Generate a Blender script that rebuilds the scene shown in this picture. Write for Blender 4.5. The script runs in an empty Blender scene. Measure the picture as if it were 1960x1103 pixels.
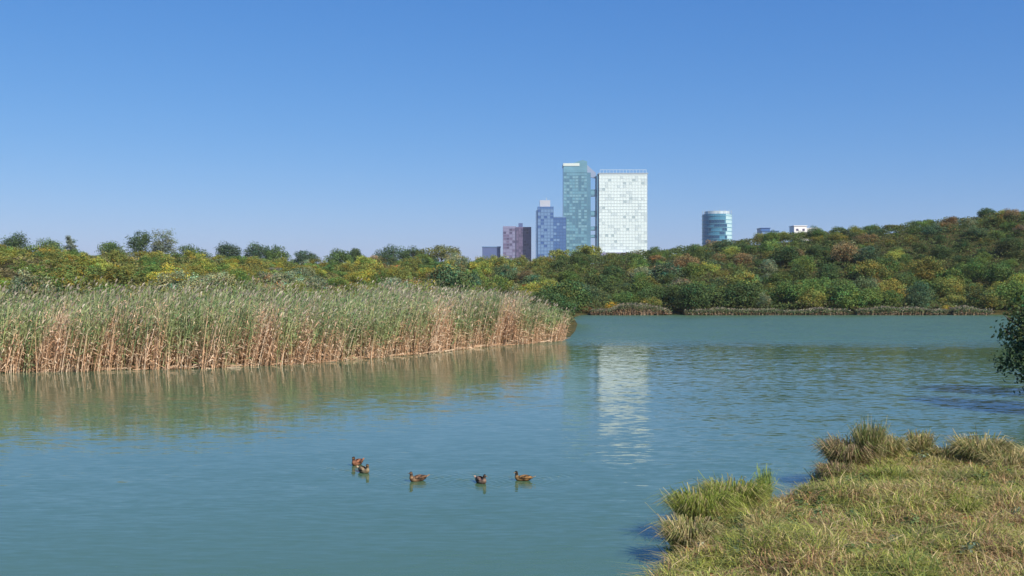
import bpy, bmesh, math, random
import numpy as np
from mathutils import Vector, Matrix

random.seed(7)
rng = np.random.default_rng(11)
S = bpy.context.scene
C = S.collection

# ------------------------------------------------------------------ camera
EYE = 4.6
F = 1960.0            # focal length in photo pixels
cam_d = bpy.data.cameras.new('camera')
cam = bpy.data.objects.new('camera', cam_d)
C.objects.link(cam)
cam.location = (0, 0, EYE)
cam.rotation_euler = (math.radians(90 - 0.1), 0, 0)
cam_d.sensor_width = 36; cam_d.lens = 36
cam_d.clip_start = 0.1; cam_d.clip_end = 12000
S.camera = cam

# ------------------------------------------------------------------ sky, sun, exposure
SUN_EL, SUN_AZ = 40, 142          # azimuth clockwise from the view direction (+Y)
W = bpy.data.worlds.new('World'); S.world = W; W.use_nodes = True
wn = W.node_tree.nodes; wl = W.node_tree.links
wn.clear()
sky = wn.new('ShaderNodeTexSky'); sky.sky_type = 'NISHITA'; sky.sun_disc = False
sky.sun_elevation = math.radians(SUN_EL); sky.sun_rotation = math.radians(SUN_AZ)
sky.altitude = 200; sky.air_density = 0.8; sky.dust_density = 1.0; sky.ozone_density = 8.5
hs = wn.new('ShaderNodeHueSaturation'); hs.inputs['Saturation'].default_value = 1.08
bg = wn.new('ShaderNodeBackground'); bg.inputs['Strength'].default_value = 0.112
wo = wn.new('ShaderNodeOutputWorld')
wl.new(sky.outputs[0], hs.inputs['Color']); sp_ = wn.new('ShaderNodeSeparateColor'); cb_ = wn.new('ShaderNodeCombineColor')     # colour response of the whole sky, direction-independent
wl.new(hs.outputs[0], sp_.inputs[0])
for i_, (g_, a_) in enumerate(((1.138, 0.883), (0.80, 1.16), (0.5, 2.27))):
    pw_ = wn.new('ShaderNodeMath'); pw_.operation = 'POWER'; pw_.inputs[1].default_value = g_
    ml_ = wn.new('ShaderNodeMath'); ml_.operation = 'MULTIPLY'; ml_.inputs[1].default_value = a_
    wl.new(sp_.outputs[i_], pw_.inputs[0]); wl.new(pw_.outputs[0], ml_.inputs[0]); wl.new(ml_.outputs[0], cb_.inputs[i_])
wl.new(cb_.outputs[0], bg.inputs['Color']); wl.new(bg.outputs[0], wo.inputs['Surface'])
sl = bpy.data.lights.new('sun', 'SUN'); sl.energy = 4.9; sl.angle = math.radians(0.5); sl.color = (1.0, 0.93, 0.82)
so = bpy.data.objects.new('sun', sl); C.objects.link(so)
e, a = math.radians(SUN_EL), math.radians(SUN_AZ)
sd_ = Vector((math.sin(a) * math.cos(e), math.cos(a) * math.cos(e), math.sin(e)))
so.rotation_euler = sd_.to_track_quat('Z', 'Y').to_euler()
so.location = (30, -30, 60)
S.view_settings.view_transform = 'Standard'; S.view_settings.look = 'None'
S.view_settings.exposure = 0.3; S.view_settings.gamma = 1.0; S.view_settings.use_curve_mapping = False
S.render.engine = 'CYCLES'
S.cycles.max_bounces = 6; S.cycles.diffuse_bounces = 3; S.cycles.glossy_bounces = 3; S.cycles.transmission_bounces = 3

# ------------------------------------------------------------------ helpers
def srgb(r, g, b):
    f = lambda c: (c / 255 / 12.92) if c / 255 <= 0.04045 else ((c / 255 + 0.055) / 1.055) ** 2.4
    return (f(r), f(g), f(b))

def tag(o, label=None, cat=None, group=None, kind=None):
    if label: o['label'] = label
    if cat: o['category'] = cat
    if group: o['group'] = group
    if kind: o['kind'] = kind
    return o

def empty(name, loc, rz=0):
    o = bpy.data.objects.new(name, None); C.objects.link(o)
    o.location = loc; o.rotation_euler = (0, 0, rz); o.empty_display_size = 0.2
    return o

def mesh_np(name, V, faces, cols=None, mat=None, smooth=False):
    """faces: list of int arrays (n,3) or (n,4); cols: per-vertex rgb."""
    me = bpy.data.meshes.new(name)
    V = np.asarray(V, dtype=np.float32)
    me.vertices.add(len(V)); me.vertices.foreach_set('co', V.ravel())
    loops = []; starts = []; tot = 0
    for fa in faces:
        fa = np.asarray(fa, dtype=np.int32)
        if len(fa) == 0: continue
        n, k = fa.shape
        loops.append(fa.ravel()); starts.append(tot + np.arange(n) * k); tot += n * k
    L = np.concatenate(loops); St = np.concatenate(starts).astype(np.int32)
    me.loops.add(len(L)); me.loops.foreach_set('vertex_index', L)
    me.polygons.add(len(St)); me.polygons.foreach_set('loop_start', St)
    me.polygons.foreach_set('use_smooth', np.full(len(St), bool(smooth)))
    if cols is not None:
        at = me.color_attributes.new('tint', 'FLOAT_COLOR', 'POINT')
        c4 = np.ones((len(V), 4), dtype=np.float32); c4[:, :3] = cols
        at.data.foreach_set('color', c4.ravel())
    me.update(calc_edges=True)
    if mat: me.materials.append(mat)
    return me

def link(name, me, parent=None, loc=(0, 0, 0), rz=0.0, sc=1.0):
    o = bpy.data.objects.new(name, me); C.objects.link(o)
    o.location = loc; o.rotation_euler = (0, 0, rz)
    o.scale = (sc, sc, sc) if isinstance(sc, (int, float)) else sc
    if parent: o.parent = parent
    return o

# value noise on a lattice
_lat = rng.random((256, 256))
def vnoise(x, y, s=1.0, off=0.0):
    x = np.asarray(x, float) / s + 37.3 + off * 17.1; y = np.asarray(y, float) / s + 91.7 + off * 7.7
    xi = np.floor(x).astype(int); yi = np.floor(y).astype(int); fx = x - xi; fy = y - yi
    fx = fx * fx * (3 - 2 * fx); fy = fy * fy * (3 - 2 * fy)
    g = lambda i, j: _lat[i % 256, j % 256]
    return (g(xi, yi) * (1 - fx) + g(xi + 1, yi) * fx) * (1 - fy) + (g(xi, yi + 1) * (1 - fx) + g(xi + 1, yi + 1) * fx) * fy
def fbm(x, y, s, off=0.0):
    return 0.55 * vnoise(x, y, s, off) + 0.3 * vnoise(x, y, s / 2.1, off + 3) + 0.15 * vnoise(x, y, s / 4.3, off + 5)
def sstep(a, b, v):
    t = np.clip((np.asarray(v, float) - a) / (b - a), 0, 1); return t * t * (3 - 2 * t)

# ------------------------------------------------------------------ materials
def mat_new(name):
    m = bpy.data.materials.new(name); m.use_nodes = True
    m.node_tree.nodes.clear()
    return m, m.node_tree.nodes, m.node_tree.links

def mat_leaf(name, transl=0.3, rough=0.6, obj_col=True, gloss=0.05, nscale=None):
    m, n, l = mat_new(name)
    out = n.new('ShaderNodeOutputMaterial')
    at = n.new('ShaderNodeAttribute'); at.attribute_name = 'tint'
    col = at.outputs['Color']
    if obj_col:
        oi = n.new('ShaderNodeObjectInfo')
        mx = n.new('ShaderNodeMix'); mx.data_type = 'RGBA'; mx.blend_type = 'MULTIPLY'; mx.inputs[0].default_value = 1
        l.new(at.outputs['Color'], mx.inputs[6]); l.new(oi.outputs['Color'], mx.inputs[7]); col = mx.outputs[2]
    if nscale:
        tc = n.new('ShaderNodeTexCoord'); nz = n.new('ShaderNodeTexNoise'); nz.inputs['Scale'].default_value = nscale
        l.new(tc.outputs['Object'], nz.inputs['Vector'])
        mr = n.new('ShaderNodeMapRange'); mr.inputs['To Min'].default_value = 0.75; mr.inputs['To Max'].default_value = 1.25
        l.new(nz.outputs['Fac'], mr.inputs['Value'])
        vm = n.new('ShaderNodeVectorMath'); vm.operation = 'SCALE'
        l.new(col, vm.inputs[0]); l.new(mr.outputs[0], vm.inputs['Scale']); col = vm.outputs[0]
    d = n.new('ShaderNodeBsdfPrincipled'); d.inputs['Roughness'].default_value = rough
    d.inputs['Specular IOR Level'].default_value = gloss * 4
    t = n.new('ShaderNodeBsdfTranslucent')
    ms = n.new('ShaderNodeMixShader'); ms.inputs[0].default_value = transl
    l.new(col, d.inputs['Base Color']); l.new(col, t.inputs['Color'])
    l.new(d.outputs[0], ms.inputs[1]); l.new(t.outputs[0], ms.inputs[2]); l.new(ms.outputs[0], out.inputs['Surface'])
    return m

def mat_plain(name, col, rough=0.6, metal=0.0, spec=0.5, var=0.0, vscale=1.0, bump=0.0):
    m, n, l = mat_new(name)
    out = n.new('ShaderNodeOutputMaterial'); p = n.new('ShaderNodeBsdfPrincipled')
    p.inputs['Base Color'].default_value = (*col, 1); p.inputs['Roughness'].default_value = rough
    p.inputs['Metallic'].default_value = metal; p.inputs['Specular IOR Level'].default_value = spec
    if var > 0:
        tc = n.new('ShaderNodeTexCoord'); nz = n.new('ShaderNodeTexNoise'); nz.inputs['Scale'].default_value = vscale
        nz.inputs['Detail'].default_value = 5
        l.new(tc.outputs['Object'], nz.inputs['Vector'])
        mr = n.new('ShaderNodeMapRange'); mr.inputs['From Min'].default_value = 0.3; mr.inputs['From Max'].default_value = 0.7
        mr.inputs['To Min'].default_value = 1 - var; mr.inputs['To Max'].default_value = 1 + var
        l.new(nz.outputs['Fac'], mr.inputs['Value'])
        vm = n.new('ShaderNodeVectorMath'); vm.operation = 'SCALE'; vm.inputs[0].default_value = col
        l.new(mr.outputs[0], vm.inputs['Scale']); l.new(vm.outputs[0], p.inputs['Base Color'])
        if bump:
            b = n.new('ShaderNodeBump'); b.inputs['Distance'].default_value = bump
            l.new(nz.outputs['Fac'], b.inputs['Height']); l.new(b.outputs[0], p.inputs['Normal'])
    l.new(p.outputs[0], out.inputs['Surface'])
    return m

M_leaf = mat_leaf('leaves', 0.28)
M_reed = mat_leaf('reed_blades', 0.25, obj_col=False)
M_grass = mat_leaf('grass_blades', 0.3, obj_col=False)
M_bark = mat_plain('bark', (0.09, 0.07, 0.05), 0.9, spec=0.2, var=0.4, vscale=3)

# ground
def make_ground_mat():
    m, n, l = mat_new('ground_soil_and_turf')
    out = n.new('ShaderNodeOutputMaterial'); p = n.new('ShaderNodeBsdfPrincipled')
    tc = n.new('ShaderNodeTexCoord')
    n1 = n.new('ShaderNodeTexNoise'); n1.inputs['Scale'].default_value = 0.35; n1.inputs['Detail'].default_value = 8
    n2 = n.new('ShaderNodeTexNoise'); n2.inputs['Scale'].default_value = 6; n2.inputs['Detail'].default_value = 6
    l.new(tc.outputs['Object'], n1.inputs['Vector']); l.new(tc.outputs['Object'], n2.inputs['Vector'])
    r1 = n.new('ShaderNodeValToRGB'); r1.color_ramp.elements[0].position = 0.35; r1.color_ramp.elements[1].position = 0.65
    r1.color_ramp.elements[0].color = (0.045, 0.05, 0.018, 1); r1.color_ramp.elements[1].color = (0.10, 0.085, 0.035, 1)
    r2 = n.new('ShaderNodeValToRGB'); r2.color_ramp.elements[0].color = (0.5, 0.45, 0.4, 1); r2.color_ramp.elements[1].color = (1.4, 1.4, 1.2, 1)
    mx = n.new('ShaderNodeMix'); mx.data_type = 'RGBA'; mx.blend_type = 'MULTIPLY'; mx.inputs[0].default_value = 1
    l.new(n1.outputs['Fac'], r1.inputs[0]); l.new(n2.outputs['Fac'], r2.inputs[0])
    l.new(r1.outputs[0], mx.inputs[6]); l.new(r2.outputs[0], mx.inputs[7]); l.new(mx.outputs[2], p.inputs['Base Color'])
    b = n.new('ShaderNodeBump'); b.inputs['Distance'].default_value = 0.05; l.new(n2.outputs['Fac'], b.inputs['Height']); l.new(b.outputs[0], p.inputs['Normal'])
    p.inputs['Roughness'].default_value = 0.95; p.inputs['Specular IOR Level'].default_value = 0.1
    l.new(p.outputs[0], out.inputs['Surface'])
    return m
M_ground = make_ground_mat()

# water: slopes of the wavelets come straight from noise, so that they do not fade with distance
def make_water_mat():
    m, n, l = mat_new('lake_water')
    out = n.new('ShaderNodeOutputMaterial'); p = n.new('ShaderNodeBsdfPrincipled')
    geo = n.new('ShaderNodeNewGeometry')
    def mapped(sx, sy, rot=0.0):
        mp = n.new('ShaderNodeMapping'); mp.inputs['Scale'].default_value = (sx, sy, 1); mp.inputs['Rotation'].default_value = (0, 0, rot)
        l.new(geo.outputs['Position'], mp.inputs['Vector']); return mp.outputs[0]
    def noise(vec, scale, detail, seed=0.0):
        nz = n.new('ShaderNodeTexNoise'); nz.inputs['Scale'].default_value = scale; nz.inputs['Detail'].default_value = detail
        nz.inputs['Roughness'].default_value = 0.55
        ad = n.new('ShaderNodeVectorMath'); ad.operation = 'ADD'; ad.inputs[1].default_value = (seed, seed * 2, seed)
        l.new(vec, ad.inputs[0]); l.new(ad.outputs[0], nz.inputs['Vector']); return nz
    def vm(op, a, b=None, sc=None):
        v = n.new('ShaderNodeVectorMath'); v.operation = op
        if hasattr(a, 'links'): l.new(a, v.inputs[0])
        else: v.inputs[0].default_value = a
        if b is not None:
            if hasattr(b, 'links'): l.new(b, v.inputs[1])
            else: v.inputs[1].default_value = b
        if sc is not None:
            if hasattr(sc, 'links'): l.new(sc, v.inputs['Scale'])
            else: v.inputs['Scale'].default_value = sc
        return v.outputs[0]
    def mth(op, a, b=None):
        v = n.new('ShaderNodeMath'); v.operation = op
        for i, q in enumerate((a, b)):
            if q is None: continue
            if hasattr(q, 'links'): l.new(q, v.inputs[i])
            else: v.inputs[i].default_value = q
        return v.outputs[0]
    def rng_(v, a, b, c, d):
        r = n.new('ShaderNodeMapRange'); r.interpolation_type = 'SMOOTHSTEP'
        for k, q in zip(('From Min', 'From Max', 'To Min', 'To Max'), (a, b, c, d)): r.inputs[k].default_value = q
        l.new(v, r.inputs['Value']); return r.outputs[0]
    fine = noise(mapped(1.0, 3.6, 0.08), 2.2, 3, 0)          # wavelets
    mid = noise(mapped(0.6, 2.4, -0.05), 0.6, 2, 5)          # longer undulations
    sf = vm('SUBTRACT', fine.outputs['Color'], (0.5, 0.5, 0.5))
    sm = vm('SUBTRACT', mid.outputs['Color'], (0.5, 0.5, 0.5))
    # calm and wind-ruffled areas
    sep = n.new('ShaderNodeSeparateXYZ'); l.new(geo.outputs['Position'], sep.inputs[0])
    wob = noise(mapped(1, 1), 0.06, 2, 9)
    yy = mth('ADD', sep.outputs['Y'], mth('MULTIPLY', mth('SUBTRACT', wob.outputs['Fac'], 0.5), 14.0))
    band = rng_(yy, 74, 92, 0, 1)                            # ruffled water below the far shore
    mid_gust = noise(mapped(0.35, 1.2), 0.09, 3, 3)
    xr = rng_(mth('SUBTRACT', sep.outputs['X'], mth('MULTIPLY', sep.outputs['Y'], 0.06)), -1, 7, 0, 1)   # breeze on the open right half, reed lee on the left
    gust = mth('ADD', mth('MULTIPLY', rng_(mid_gust.outputs['Fac'], 0.35, 0.7, 0.0, 1.0), 0.5), mth('MULTIPLY', xr, 1.0))
    calm = mth('MULTIPLY', rng_(yy, 40, 50, 0, 1), mth('SUBTRACT', 1.0, band))
    gust = mth('MULTIPLY', gust, mth('SUBTRACT', 1.0, mth('MULTIPLY', calm, 0.55)))
    amp = mth('ADD', mth('ADD', 0.078, mth('MULTIPLY', gust, 0.24)), mth('MULTIPLY', band, 2.4))
    s1 = vm('SCALE', sf, sc=amp)
    s2 = vm('SCALE', sm, sc=mth('MULTIPLY', amp, 0.3))
    s = vm('ADD', s1, s2)
    s = vm('MULTIPLY', s, (0.9, 1.0, 0.0))
    nrm = vm('NORMALIZE', vm('ADD', s, geo.outputs['Normal']))
    l.new(nrm, p.inputs['Normal'])
    # turbid green-blue water, slightly uneven
    cn = noise(mapped(0.6, 1), 0.08, 3, 12)
    cr = n.new('ShaderNodeValToRGB')
    cr.color_ramp.elements[0].position = 0.3; cr.color_ramp.elements[0].color = (0.066, 0.130, 0.066, 1)
    cr.color_ramp.elements[1].position = 0.7; cr.color_ramp.elements[1].color = (0.072, 0.140, 0.078, 1)
    l.new(cn.outputs['Fac'], cr.inputs[0]); l.new(cr.outputs[0], p.inputs['Base Color'])
    l.new(mth('ADD', mth('ADD', 0.03, mth('MULTIPLY', band, 0.24)), mth('MULTIPLY', gust, 0.05)), p.inputs['Roughness'])
    p.inputs['IOR'].default_value = 1.42
    l.new(p.outputs[0], out.inputs['Surface'])
    return m
M_water = make_water_mat()

# ------------------------------------------------------------------ lake outline and terrain
LAKE = np.array([(-27.5, 55), (-18, 57.6), (-12, 62), (-9.5, 66.5), (-6.5, 70), (-3.5, 77), (0.5, 82), (3.6, 88.0), (5.2, 92), (6.5, 105), (8.0, 125), (9, 150), (11, 163),
                 (20, 164.5), (30, 164), (45, 165), (60, 164.5), (78, 165), (92, 158), (60, 112), (36, 68), (23, 45), (21.0, 39), (19.6, 33), (17.5, 28.5), (15.8, 25.8),
                 (13, 26.0), (10.5, 25.6), (8.4, 25.6), (7.1, 24.3), (6.7, 22.6), (5.9, 21.2), (4.9, 20.5), (3.6, 19.6), (2.9, 18.2), (2.5, 16.4), (1.6, 14.4), (-2, 12.6), (-9, 11), (-25, 9), (-50, 2), (-75, 10), (-70, 35), (-45, 49)], float)
def lake_sd(x, y):
    """distance to the shoreline, positive on land"""
    x = np.asarray(x, float); y = np.asarray(y, float)
    d = np.full(x.shape, 1e9); ins = np.zeros(x.shape, bool)
    n = len(LAKE)
    for i in range(n):
        ax, ay = LAKE[i]; bx, by = LAKE[(i + 1) % n]
        ex, ey = bx - ax, by - ay
        t = np.clip(((x - ax) * ex + (y - ay) * ey) / (ex * ex + ey * ey), 0, 1)
        d = np.minimum(d, np.hypot(x - ax - t * ex, y - ay - t * ey))
        c = ((ay > y) != (by > y))
        with np.errstate(divide='ignore', invalid='ignore'):
            xi = ax + (y - ay) * ex / (ey if ey != 0 else 1e-9)
        ins ^= c & (x < xi)
    return np.where(ins, -d, d)
RT = np.array([-0.6, -0.14, 0.0, 0.14, 0.27, 0.36, 0.47, 0.55]); RZ = np.array([8.5, 8.4, 8.6, 11.2, 15.0, 17.2, 19.6, 20.6])
def ground_z(x, y):
    x = np.asarray(x, float); y = np.asarray(y, float)
    sd = lake_sd(x, y)
    t = x / np.maximum(y, 20)
    ridge = np.interp(t, RT, RZ)
    far = 0.35 * (1 - np.exp(-np.maximum(sd, 0) / 1.5)) + ridge * sstep(0, 85, sd) * 0.98 + (fbm(x, y, 22) - 0.5) * 1.6 * sstep(5, 30, sd)
    r = np.hypot(x, y + 1)
    near = 0.62 * (1 - np.exp(-np.maximum(sd, 0) / 0.7)) + 2.4 * sstep(13.5, 3.0, r) + (fbm(x, y, 1.6, 2) - 0.5) * 0.3 * sstep(0, 1.2, sd) + (fbm(x, y, 0.55, 6) - 0.5) * 0.22 * sstep(0, 0.6, sd) * sstep(24, 16, np.hypot(x - 10, y - 18))
    w = sstep(34, 50, y)
    z = near * (1 - w) + far * w
    return np.where(sd > 0, z, np.maximum(sd * 0.45, -2.5))

def axis(lo, hi, a, b, fine, grow=1.09, cap=260):
    mid = list(np.arange(a, b, fine)); l_, r_ = [mid[0]], [mid[-1]]
    st = fine
    while r_[-1] < hi: st = min(st * grow, cap); r_.append(r_[-1] + st)
    st = fine
    while l_[-1] > lo: st = min(st * grow, cap); l_.append(l_[-1] - st)
    return np.array(l_[::-1][:-1] + mid + r_[1:])
gx = axis(-4500, 4500, 1, 20, 0.12, 1.05); gy = axis(-1500, 7000, 9, 27, 0.12, 1.03)
GX, GY = np.meshgrid(gx, gy); GZ = ground_z(GX, GY)
nx, ny = len(gx), len(gy)
idx = np.arange(nx * ny).reshape(ny, nx)
Fq = np.stack([idx[:-1, :-1], idx[:-1, 1:], idx[1:, 1:], idx[1:, :-1]], -1).reshape(-1, 4)
me = mesh_np('ground', np.stack([GX, GY, GZ], -1).reshape(-1, 3), [Fq], None, M_ground, True)
tag(link('ground', me), kind='structure')
# one sheet of water; around the swimming ducks it carries their ring ripples and wakes
DUCKS = [(683, 890, -115, 0.5), (697, 905, -50, 0.8), (798, 921, 200, 1.0), (921, 925, -60, 1.0), (1000, 920, 190, 1.0)]
wx = axis(-420, 420, -5.6, 2.4, 0.035, 1.25); wy = axis(-40, 300, 21.5, 28.5, 0.035, 1.25)
wx[0], wx[-1] = -450, 450; wy[0], wy[-1] = -45, 310
WX, WY = np.meshgrid(wx, wy); WZ = np.zeros_like(WX)
for px_, py_, hd_, am_ in DUCKS:
    d_ = EYE * F / (py_ - 548); x_ = (px_ - 980) / F * d_
    rr_ = np.hypot(WX - x_, WY - d_); h_ = math.radians(hd_)
    back = -((WX - x_) * math.cos(h_) + (WY - d_) * math.sin(h_)) / (rr_ + 1e-6)     # 1 straight behind
    WZ += am_ * 0.0032 * np.sin(rr_ * 2 * math.pi / 0.16) * np.exp(-((rr_ - 0.35) / 0.55) ** 2) * sstep(0.12, 0.3, rr_) * (0.6 + 0.4 * vnoise(WX, WY, 0.3))
    WZ += am_ * 0.0045 * np.sin(rr_ * 2 * math.pi / 0.22) * np.exp(-((back - 0.93) / 0.05) ** 2) * sstep(0.2, 0.4, rr_) * sstep(2.0, 0.6, rr_)
edge = sstep(-5.6, -5.0, WX) * sstep(2.4, 1.8, WX) * sstep(21.5, 22.0, WY) * sstep(28.5, 28.0, WY); WZ *= edge
wi = np.arange(WX.size).reshape(WX.shape)
Wq = np.stack([wi[:-1, :-1], wi[:-1, 1:], wi[1:, 1:], wi[1:, :-1]], -1).reshape(-1, 4)
me = mesh_np('lake_water', np.stack([WX, WY, WZ], -1).reshape(-1, 3), [Wq], None, M_water, True)
tag(link('lake_water', me), kind='structure')

# ------------------------------------------------------------------ leaf quads
def leaf_quads(P, N, size, asp=0.6, seed=None):
    """a diamond leaf per point: P centres, N normals, size half-lengths -> verts (n*4,3), faces (n,4)"""
    n = len(P)
    R = rng.normal(size=(n, 3)); T = np.cross(N, R); T /= np.linalg.norm(T, axis=1, keepdims=True) + 1e-9
    B = np.cross(N, T); B /= np.linalg.norm(B, axis=1, keepdims=True) + 1e-9
    s = np.asarray(size).reshape(-1, 1) * np.ones((n, 1))
    Nn = N / (np.linalg.norm(N, axis=1, keepdims=True) + 1e-9)
    V = np.stack([P - T * s, P - B * s * asp + Nn * s * 0.25, P + T * s, P + B * s * asp + Nn * s * 0.25], 1).reshape(-1, 3)
    return V, np.arange(n * 4).reshape(n, 4)

def crown_mesh(name, rx, rz, nl, nleaf, leaf, base=0.0, jitter=0.4, hue=0.2, open_=0.0, up=0.3, mat=None, asp=0.6, flat=0.75):
    """an uneven crown: nl lobes spread in an ellipsoid, leaves on and in each lobe"""
    ph = rng.random(nl) * 2 * math.pi; ct = rng.uniform(-0.7, 1.0, nl); st = np.sqrt(1 - np.clip(ct, -1, 1) ** 2)
    rad = rng.uniform(0.35, 0.78, nl)
    L = np.stack([np.cos(ph) * st * rx * rad, np.sin(ph) * st * rx * rad, ct * rz * rad], 1)
    lr = rng.uniform(0.16, 0.46, nl) * min(rx, rz)
    w = lr ** 2; cnt = rng.choice(nl, nleaf, p=w / w.sum())
    D = rng.normal(size=(nleaf, 3)); D /= np.linalg.norm(D, axis=1, keepdims=True)
    rr = lr[cnt] * (rng.random(nleaf) ** (0.22 + open_)) * rng.uniform(0.85, 1.25, nleaf)
    P = L[cnt] + D * rr[:, None] * np.array([1, 1, flat])
    P[:, 2] += base + rz
    keep = P[:, 2] > base * 0.5
    P = P[keep]; D = D[keep]; cnt = cnt[keep]; n = len(P)
    N = D * 0.7 + rng.normal(size=(n, 3)) * 0.45 + np.array([0, 0, up])
    s = leaf * rng.uniform(0.6, 1.35, n)
    V, Fa = leaf_quads(P, N, s, asp)
    lobe_b = rng.uniform(0.68, 1.35, nl)[cnt]
    b = (1 + rng.normal(size=n) * jitter * 0.6).clip(0.45, 1.7) * lobe_b
    h = rng.normal(size=n) * hue * 0.7 + (rng.normal(size=nl) * hue)[cnt]
    h = h.clip(-0.6, 0.9)
    col = np.stack([b * (1 + h), b, b * (1 - h * 0.5)], 1).clip(0.05, 2)
    return mesh_np(name, V, [Fa], np.repeat(col, 4, axis=0), mat or M_leaf)

def tube_mesh(paths, sides=6, mat=None, name='trunk'):
    """paths: list of [(x,y,z,r),...] joined in one mesh"""
    V = []; Fa = []
    for path in paths:
        P = np.array(path, float); b0 = len(V)
        for i in range(len(P)):
            d = P[min(i + 1, len(P) - 1), :3] - P[max(i - 1, 0), :3]; d /= np.linalg.norm(d) + 1e-9
            u = np.cross(d, [0.3, 1, 0.1]); u /= np.linalg.norm(u) + 1e-9; v = np.cross(d, u)
            for k in range(sides):
                an = 2 * math.pi * k / sides
                V.append(P[i, :3] + (u * math.cos(an) + v * math.sin(an)) * P[i, 3])
        for i in range(len(P) - 1):
            for k in range(sides):
                k2 = (k + 1) % sides
                Fa.append((b0 + i * sides + k, b0 + i * sides + k2, b0 + (i + 1) * sides + k2, b0 + (i + 1) * sides + k))
    return mesh_np(name, V, [np.array(Fa)], None, mat or M_bark, True)

def trunk_mesh(h, rx, nb=5, r0=0.18):
    paths = [[(0, 0, -0.6, r0 * 1.2), (0.04 * h * random.uniform(-1, 1), 0, h * 0.35, r0 * 0.8), (0.05 * h * random.uniform(-1, 1), 0.03 * h, h * 0.85, r0 * 0.25)]]
    for i in range(nb):
        an = random.uniform(0, 6.28); z0 = h * random.uniform(0.2, 0.5); z1 = h * random.uniform(0.6, 0.85); rr = rx * random.uniform(0.4, 0.75)
        paths.append([(0, 0, z0, r0 * 0.5), (math.cos(an) * rr * .5, math.sin(an) * rr * .5, (z0 + z1) / 2, r0 * 0.3), (math.cos(an) * rr, math.sin(an) * rr, z1, r0 * 0.1)])
    return tube_mesh(paths)

# ------------------------------------------------------------------ reeds
def ribbons(P, width, cols, W=None):
    """P (n,k,3) centre lines, width (n,k) half-widths, cols (n,k,3); W (n,3) side directions -> V, faces(quads), colours"""
    n, k, _ = P.shape
    if W is None:
        an = rng.random(n) * math.pi
        W = np.stack([np.cos(an), np.sin(an), np.zeros(n)], 1)
    A = P - W[:, None, :] * width[:, :, None]; B = P + W[:, None, :] * width[:, :, None]
    V = np.stack([A, B], 2).reshape(n, k * 2, 3)
    b = np.arange(n)[:, None] * (k * 2)
    fs = []
    for i in range(k - 1):
        fs.append(np.stack([b[:, 0] + 2 * i, b[:, 0] + 2 * i + 1, b[:, 0] + 2 * i + 3, b[:, 0] + 2 * i + 2], 1))
    Cc = np.repeat(cols[:, :, None, :], 2, axis=2).reshape(-1, 3)
    return V.reshape(-1, 3), np.concatenate(fs), Cc

class Acc:
    def __init__(s): s.V = []; s.F = []; s.C = []; s.n = 0
    def add(s, V, Fa, Cc):
        s.V.append(V); s.F.append(Fa + s.n); s.C.append(Cc); s.n += len(V)
    def mesh(s, name, mat): return mesh_np(name, np.concatenate(s.V), [np.concatenate(s.F)], np.concatenate(s.C), mat)

GREEN = np.array([(0.22, 0.29, 0.12), (0.29, 0.34, 0.15), (0.15, 0.26, 0.11), (0.36, 0.37, 0.21)])
DRY = np.array([(0.64, 0.42, 0.26), (0.72, 0.52, 0.35), (0.56, 0.34, 0.20), (0.76, 0.60, 0.43)])
def pick(pal, n): return pal[rng.integers(0, len(pal), n)] * rng.uniform(0.8, 1.2, (n, 1))

# photo columns of the dry, leaning wedges: centre px, half-width px, how high up the dryness goes
WEDGE = [(20, 26, .62), (95, 34, .95), (205, 28, .72), (285, 26, .78), (400, 20, .62), (498, 34, .97), (572, 20, .85), (640, 14, .5), (700, 16, .55), (835, 34, .9), (905, 16, .6), (965, 30, 1.0), (1030, 18, .6), (1066, 14, .85)]
def dry_frac(px):
    v = 0.36 + 0.55 * (vnoise(px, 0 * px, 38, 4) - 0.4) + 0.18 * (vnoise(px, 0 * px, 11, 8) - 0.5)
    for c, hw, f in WEDGE:
        v = np.maximum(v, f * np.exp(-np.abs((px - c) / (hw * 0.95)) ** 3))
    return v

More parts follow.
